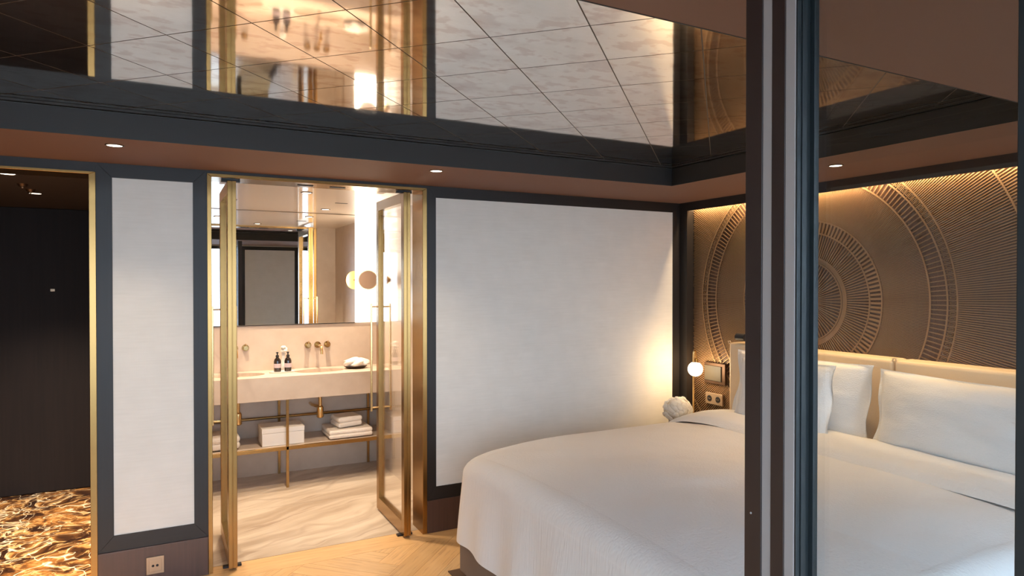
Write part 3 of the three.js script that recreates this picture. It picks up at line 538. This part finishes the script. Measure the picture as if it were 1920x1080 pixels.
// ================================================================ BATHROOM THINGS
{
  const v = thing('vanity', 'long beige marble vanity on slim brass legs with a lower shelf', 'vanity'), zf = -5.356, zb = BZ + 0.002, x0 = BXL + 0.01, x1 = BX - 0.002;
  const basins = [0.5, 1.13], ell = (cx) => Array.from({ length: 40 }, (_, i) => [cx + 0.2 * Math.cos(i / 40 * 2 * Math.PI), -5.59 + 0.125 * Math.sin(i / 40 * 2 * Math.PI)]);
  part('counter_top', prismXZ([[x0, zb], [x0, zf], [x1, zf], [x1, zb]], 0.838, 0.866, basins.map(ell)), mat.marbleMatt, v);
  part('apron', box(x0, x1, 0.685, 0.838, zf - 0.03, zf, 0.001), mat.marbleMatt, v);
  part('underside', box(x0, x1, 0.685, 0.70, zb, zf - 0.03), mat.marbleMatt, v);
  for (const c of basins) part('basin', lathe([[0, -0.1], [0.6, -0.095], [0.9, -0.05], [1, 0]], 0, 0, 0, 40).scale(0.2, 1, 0.125).translate(c, 0.84, -5.59), mat.marbleMatt, v, 'oval marble basin');
  for (const x of [0.08, 0.836, 1.588]) for (const z of [zf - 0.012, BZ + 0.014]) part('leg', box(x - 0.01, x + 0.01, 0, 0.685, z - 0.01, z + 0.01, 0.002), mat.brass, v);
  const sh = part('shelf', box(x0, x1, 0.297, 0.319, BZ + 0.004, zf - 0.024), mat.marbleMatt, v, 'grey-beige lower shelf');
  part('shelf_edge', box(x0, x1, 0.293, 0.321, zf - 0.024, zf - 0.002, 0.002), mat.brass, sh);
  part('towel_rail', cyl((x0 + x1) / 2, 0.475, BZ + 0.03, 0.011, x1 - x0, 'x', 16), mat.brass, v);
}
{
  const m = thing('vanity_mirror', 'wide frameless mirror above the vanity', 'mirror');
  part('mirror_glass', box(BXL + 0.005, 1.474, 1.243, BH - 0.003, BZ + 0.006, BZ + 0.014, 0.001), mat.mirror, m); part('backing', box(BXL + 0.005, 1.474, 1.236, BH - 0.001, BZ + 0.0005, BZ + 0.006), mat.black, m);
  const l = thing('wall_light', 'tall glowing white light panel beside the vanity mirror', 'light panel');
  part('lamp_diffuser', box(1.478, BX - 0.003, 1.242, BH - 0.003, BZ + 0.001, BZ + 0.014), mat.panelGlow, l);
  const a = new THREE.RectAreaLight(new THREE.Color().setRGB(1, 0.86, 0.66), BATH_PANEL, 0.19, 0.93); a.name = 'panel_light'; a.position.set(1.573, 1.711, BZ + 0.018); a.rotation.set(0, Math.PI, 0); scene.add(a);
  const g = thing('magnifying_mirror', 'round brass magnifying mirror in front of the light panel', 'mirror'), c = [1.526, 1.614, -5.56];
  part('dish', cyl(0, 0, 0, 0.083, 0.012, 'z', 56).rotateY(-0.25).translate(...c), mat.brassBright, g); part('mirror_glass', cyl(0, 0, 0.007, 0.077, 0.002, 'z', 56).rotateY(-0.25).translate(...c), mat.tanReflection, g, 'mirror face with the beige marble reflection painted in as tan');
  part('arm', tube([[1.526, 1.614, -5.567], [1.56, 1.614, -5.6], [1.61, 1.614, -5.52], [1.64, 1.614, -5.42]], 0.006, 30, 10), mat.brassBright, g); part('wall_cone', cyl(1.648, 1.614, -5.4, 0.05, 0.04, 'x', 32, 0.012).rotateY(0), mat.brassBright, g);
}
function taps(xs, label) {
  const t = thing('wall_tap', label, 'tap', 'wall taps'), y = 1.06, z = BZ;
  xs.forEach((x, i) => {
    part('rosette', cyl(x, y, z + 0.006, 0.027, 0.012, 'z', 32), mat.brass, t);
    if (i !== 1) { const h = part('handle', cyl(x, y, z + 0.032, 0.017, 0.044, 'z', 24), mat.brassBright, t); part('lever', cyl(x, y + 0.018, z + 0.045, 0.004, 0.036, 'y', 10), mat.brassBright, h); }
    else part('spout', tube([[x, y, z + 0.01], [x, y, z + 0.12], [x, y - 0.008, z + 0.165], [x, y - 0.03, z + 0.178], [x, y - 0.065, z + 0.18]], 0.0105, 40, 14), mat.brassBright, t);
  });
}
taps([1.073, 1.153, 1.234], 'brass wall tap with spout over the right basin'); taps([0.415, 0.495, 0.577], 'brass wall tap over the left basin, partly behind the door leaf');
for (const [x, l] of [[1.13, 'brass bottle trap hanging under the right basin'], [0.5, 'brass bottle trap under the left basin, beside the door leaf']]) {
  const t = part('bottle_trap', cyl(x, 0.63, -5.59, 0.014, 0.12, 'y', 20), mat.brassBright, scene.getObjectByName('vanity'), l); part('body', lathe([[0, 0], [0.018, 0], [0.028, 0.008], [0.028, 0.085], [0.02, 0.1], [0.014, 0.1]], x, 0.475, -5.59, 28), mat.brassBright, t);
  part('waste_arm', tube([[x, 0.565, -5.59], [x - 0.02, 0.565, -5.65], [x - 0.04, 0.565, -5.72], [x - 0.04, 0.565, -5.805]], 0.013, 30, 14), mat.brassBright, t);
}
// soap bottles on a tray
{
  const t = thing('soap_tray', 'shallow cream tray under the two dark bottles', 'tray');
  part('dish', lathe([[0, 0], [0.1, 0], [0.104, 0.01], [0.1, 0.01], [0.097, 0.005], [0, 0.005]], 0, 0, 0, 48).scale(1, 1, 0.55).translate(0.838, 0.866, -5.62), mat.white, t);
  const make = (x, z, l) => {
    const b = thing('soap_bottle', l, 'bottle', 'pump bottles'), y = 0.872;
    part('body', lathe([[0, 0], [0.026, 0], [0.028, 0.004], [0.028, 0.085], [0.022, 0.103], [0.012, 0.113], [0.012, 0.122], [0, 0.122]], x, y, z, 32), mat.bottle, b);
    part('paper_label', cyl(x, y + 0.05, z, 0.0284, 0.034, 'y', 32), mat.label, b, 'pale printed label'); part('pump', lathe([[0.013, 0], [0.013, 0.014], [0.005, 0.018], [0.005, 0.03], [0.009, 0.032], [0.009, 0.04], [0, 0.042]], x, y + 0.118, z, 20), mat.black, b);
    const p = part('nozzle', cyl(x - 0.008, y + 0.154, z + 0.012, 0.004, 0.03, 'z', 10), mat.black, b);
  };
  make(0.799, -5.62, 'left of the two dark brown pump bottles on the vanity'); make(0.881, -5.62, 'right of the two dark brown pump bottles on the vanity');
  const f = thing('small_flower', 'small pale bloom behind the dark bottles', 'flower'), o = [];
  for (let i = 0; i < 9; i++) { const a = i * 2.4; o.push(new THREE.SphereGeometry(0.018, 10, 6).scale(1, 0.7, 1).translate(0.862 + 0.012 * Math.cos(a), 1.045 + 0.018 * Math.sin(i * 1.3), -5.7 + 0.012 * Math.sin(a))); }
  part('bloom', o, mat.petal, f); part('vase', lathe([[0, 0], [0.022, 0], [0.026, 0.05], [0.014, 0.11], [0.016, 0.15], [0.013, 0.15], [0.011, 0.11], [0, 0.02]], 0.862, 0.866, -5.72, 24).translate(0, 0, 0.0), mat.white, f);
}
{
  const c = thing('face_cloth', 'crumpled pale face cloth on a small dark dish at the vanity end', 'cloth');
  part('dish', lathe([[0, 0], [0.06, 0], [0.085, 0.018], [0.082, 0.02], [0.058, 0.006], [0, 0.006]], 0, 0, 0, 40).scale(1.15, 1, 0.8).translate(1.43, 0.866, -5.6), mat.bronzeDark, c);
  const g = new THREE.IcosahedronGeometry(1, 5), p = g.attributes.position;
  for (let i = 0; i < p.count; i++) { const x = p.getX(i), y = p.getY(i), z = p.getZ(i), a = Math.atan2(z, x), k = 1 + 0.14 * Math.sin(a * 5 + 3 * y) + 0.1 * Math.sin(a * 9 + 5 * y + x * 4); p.setXYZ(i, x * k * 0.1, y * 0.04 * (1 + 0.25 * Math.sin(a * 5)), z * k * 0.07); }
  const q = mergeVertices(g.deleteAttribute('normal').deleteAttribute('uv')); q.computeVertexNormals(); part('cloth', uvm(q).translate(1.43, 0.912, -5.6), mat.towel, c);
}
// on the lower shelf
{
  const b = thing('storage_box', 'white lidded box on the vanity shelf', 'box'), y = 0.321;
  part('body', box(0.657, 0.972, y, y + 0.1, -5.66, -5.42, 0.003), mat.white, b); part('lid', box(0.655, 0.974, y + 0.101, y + 0.137, -5.662, -5.418, 0.003), mat.white, b);
  const fold = (name, label, x0, x1, y0, h, z0, z1, n, r) => {
    const t = thing(name, label, 'towel', 'folded towels');
    for (let i = 0; i < n; i++) { const a = y0 + h * i / n, g = new RoundedBoxGeometry(x1 - x0, h / n + 0.002, z1 - z0, 5, h / n * 0.48), p = g.attributes.position; for (let k = 0; k < p.count; k++) p.setY(k, p.getY(k) + 0.006 * Math.sin(p.getX(k) * 14 + i) * Math.cos(p.getZ(k) * 9)); g.computeVertexNormals(); g.rotateY(r); part('fold', uvm(g.translate((x0 + x1) / 2, a + h / n / 2 + 0.001 + (i === 0 ? 0.006 : 0.004), (z0 + z1) / 2)), mat.towel, t); }
  };
  fold('bath_towel', 'large folded white towel on the vanity shelf', 1.165, 1.52, y, 0.07, -5.72, -5.4, 2, 0);
  fold('hand_towel', 'smaller folded white towel on top of the large one', 1.235, 1.44, y + 0.078, 0.08, -5.66, -5.45, 2, 0.12);
  fold('guest_towel', 'folded white towel on the shelf, mostly hidden by the left door leaf', 0.2, 0.5, y, 0.1, -5.7, -5.42, 2, 0);
}

scene.traverse((o) => { if (o.isMesh) { o.castShadow = true; o.receiveShadow = true; } if (o.isPointLight || o.isSpotLight) o.castShadow = true; });
renderer.render(scene, camera);
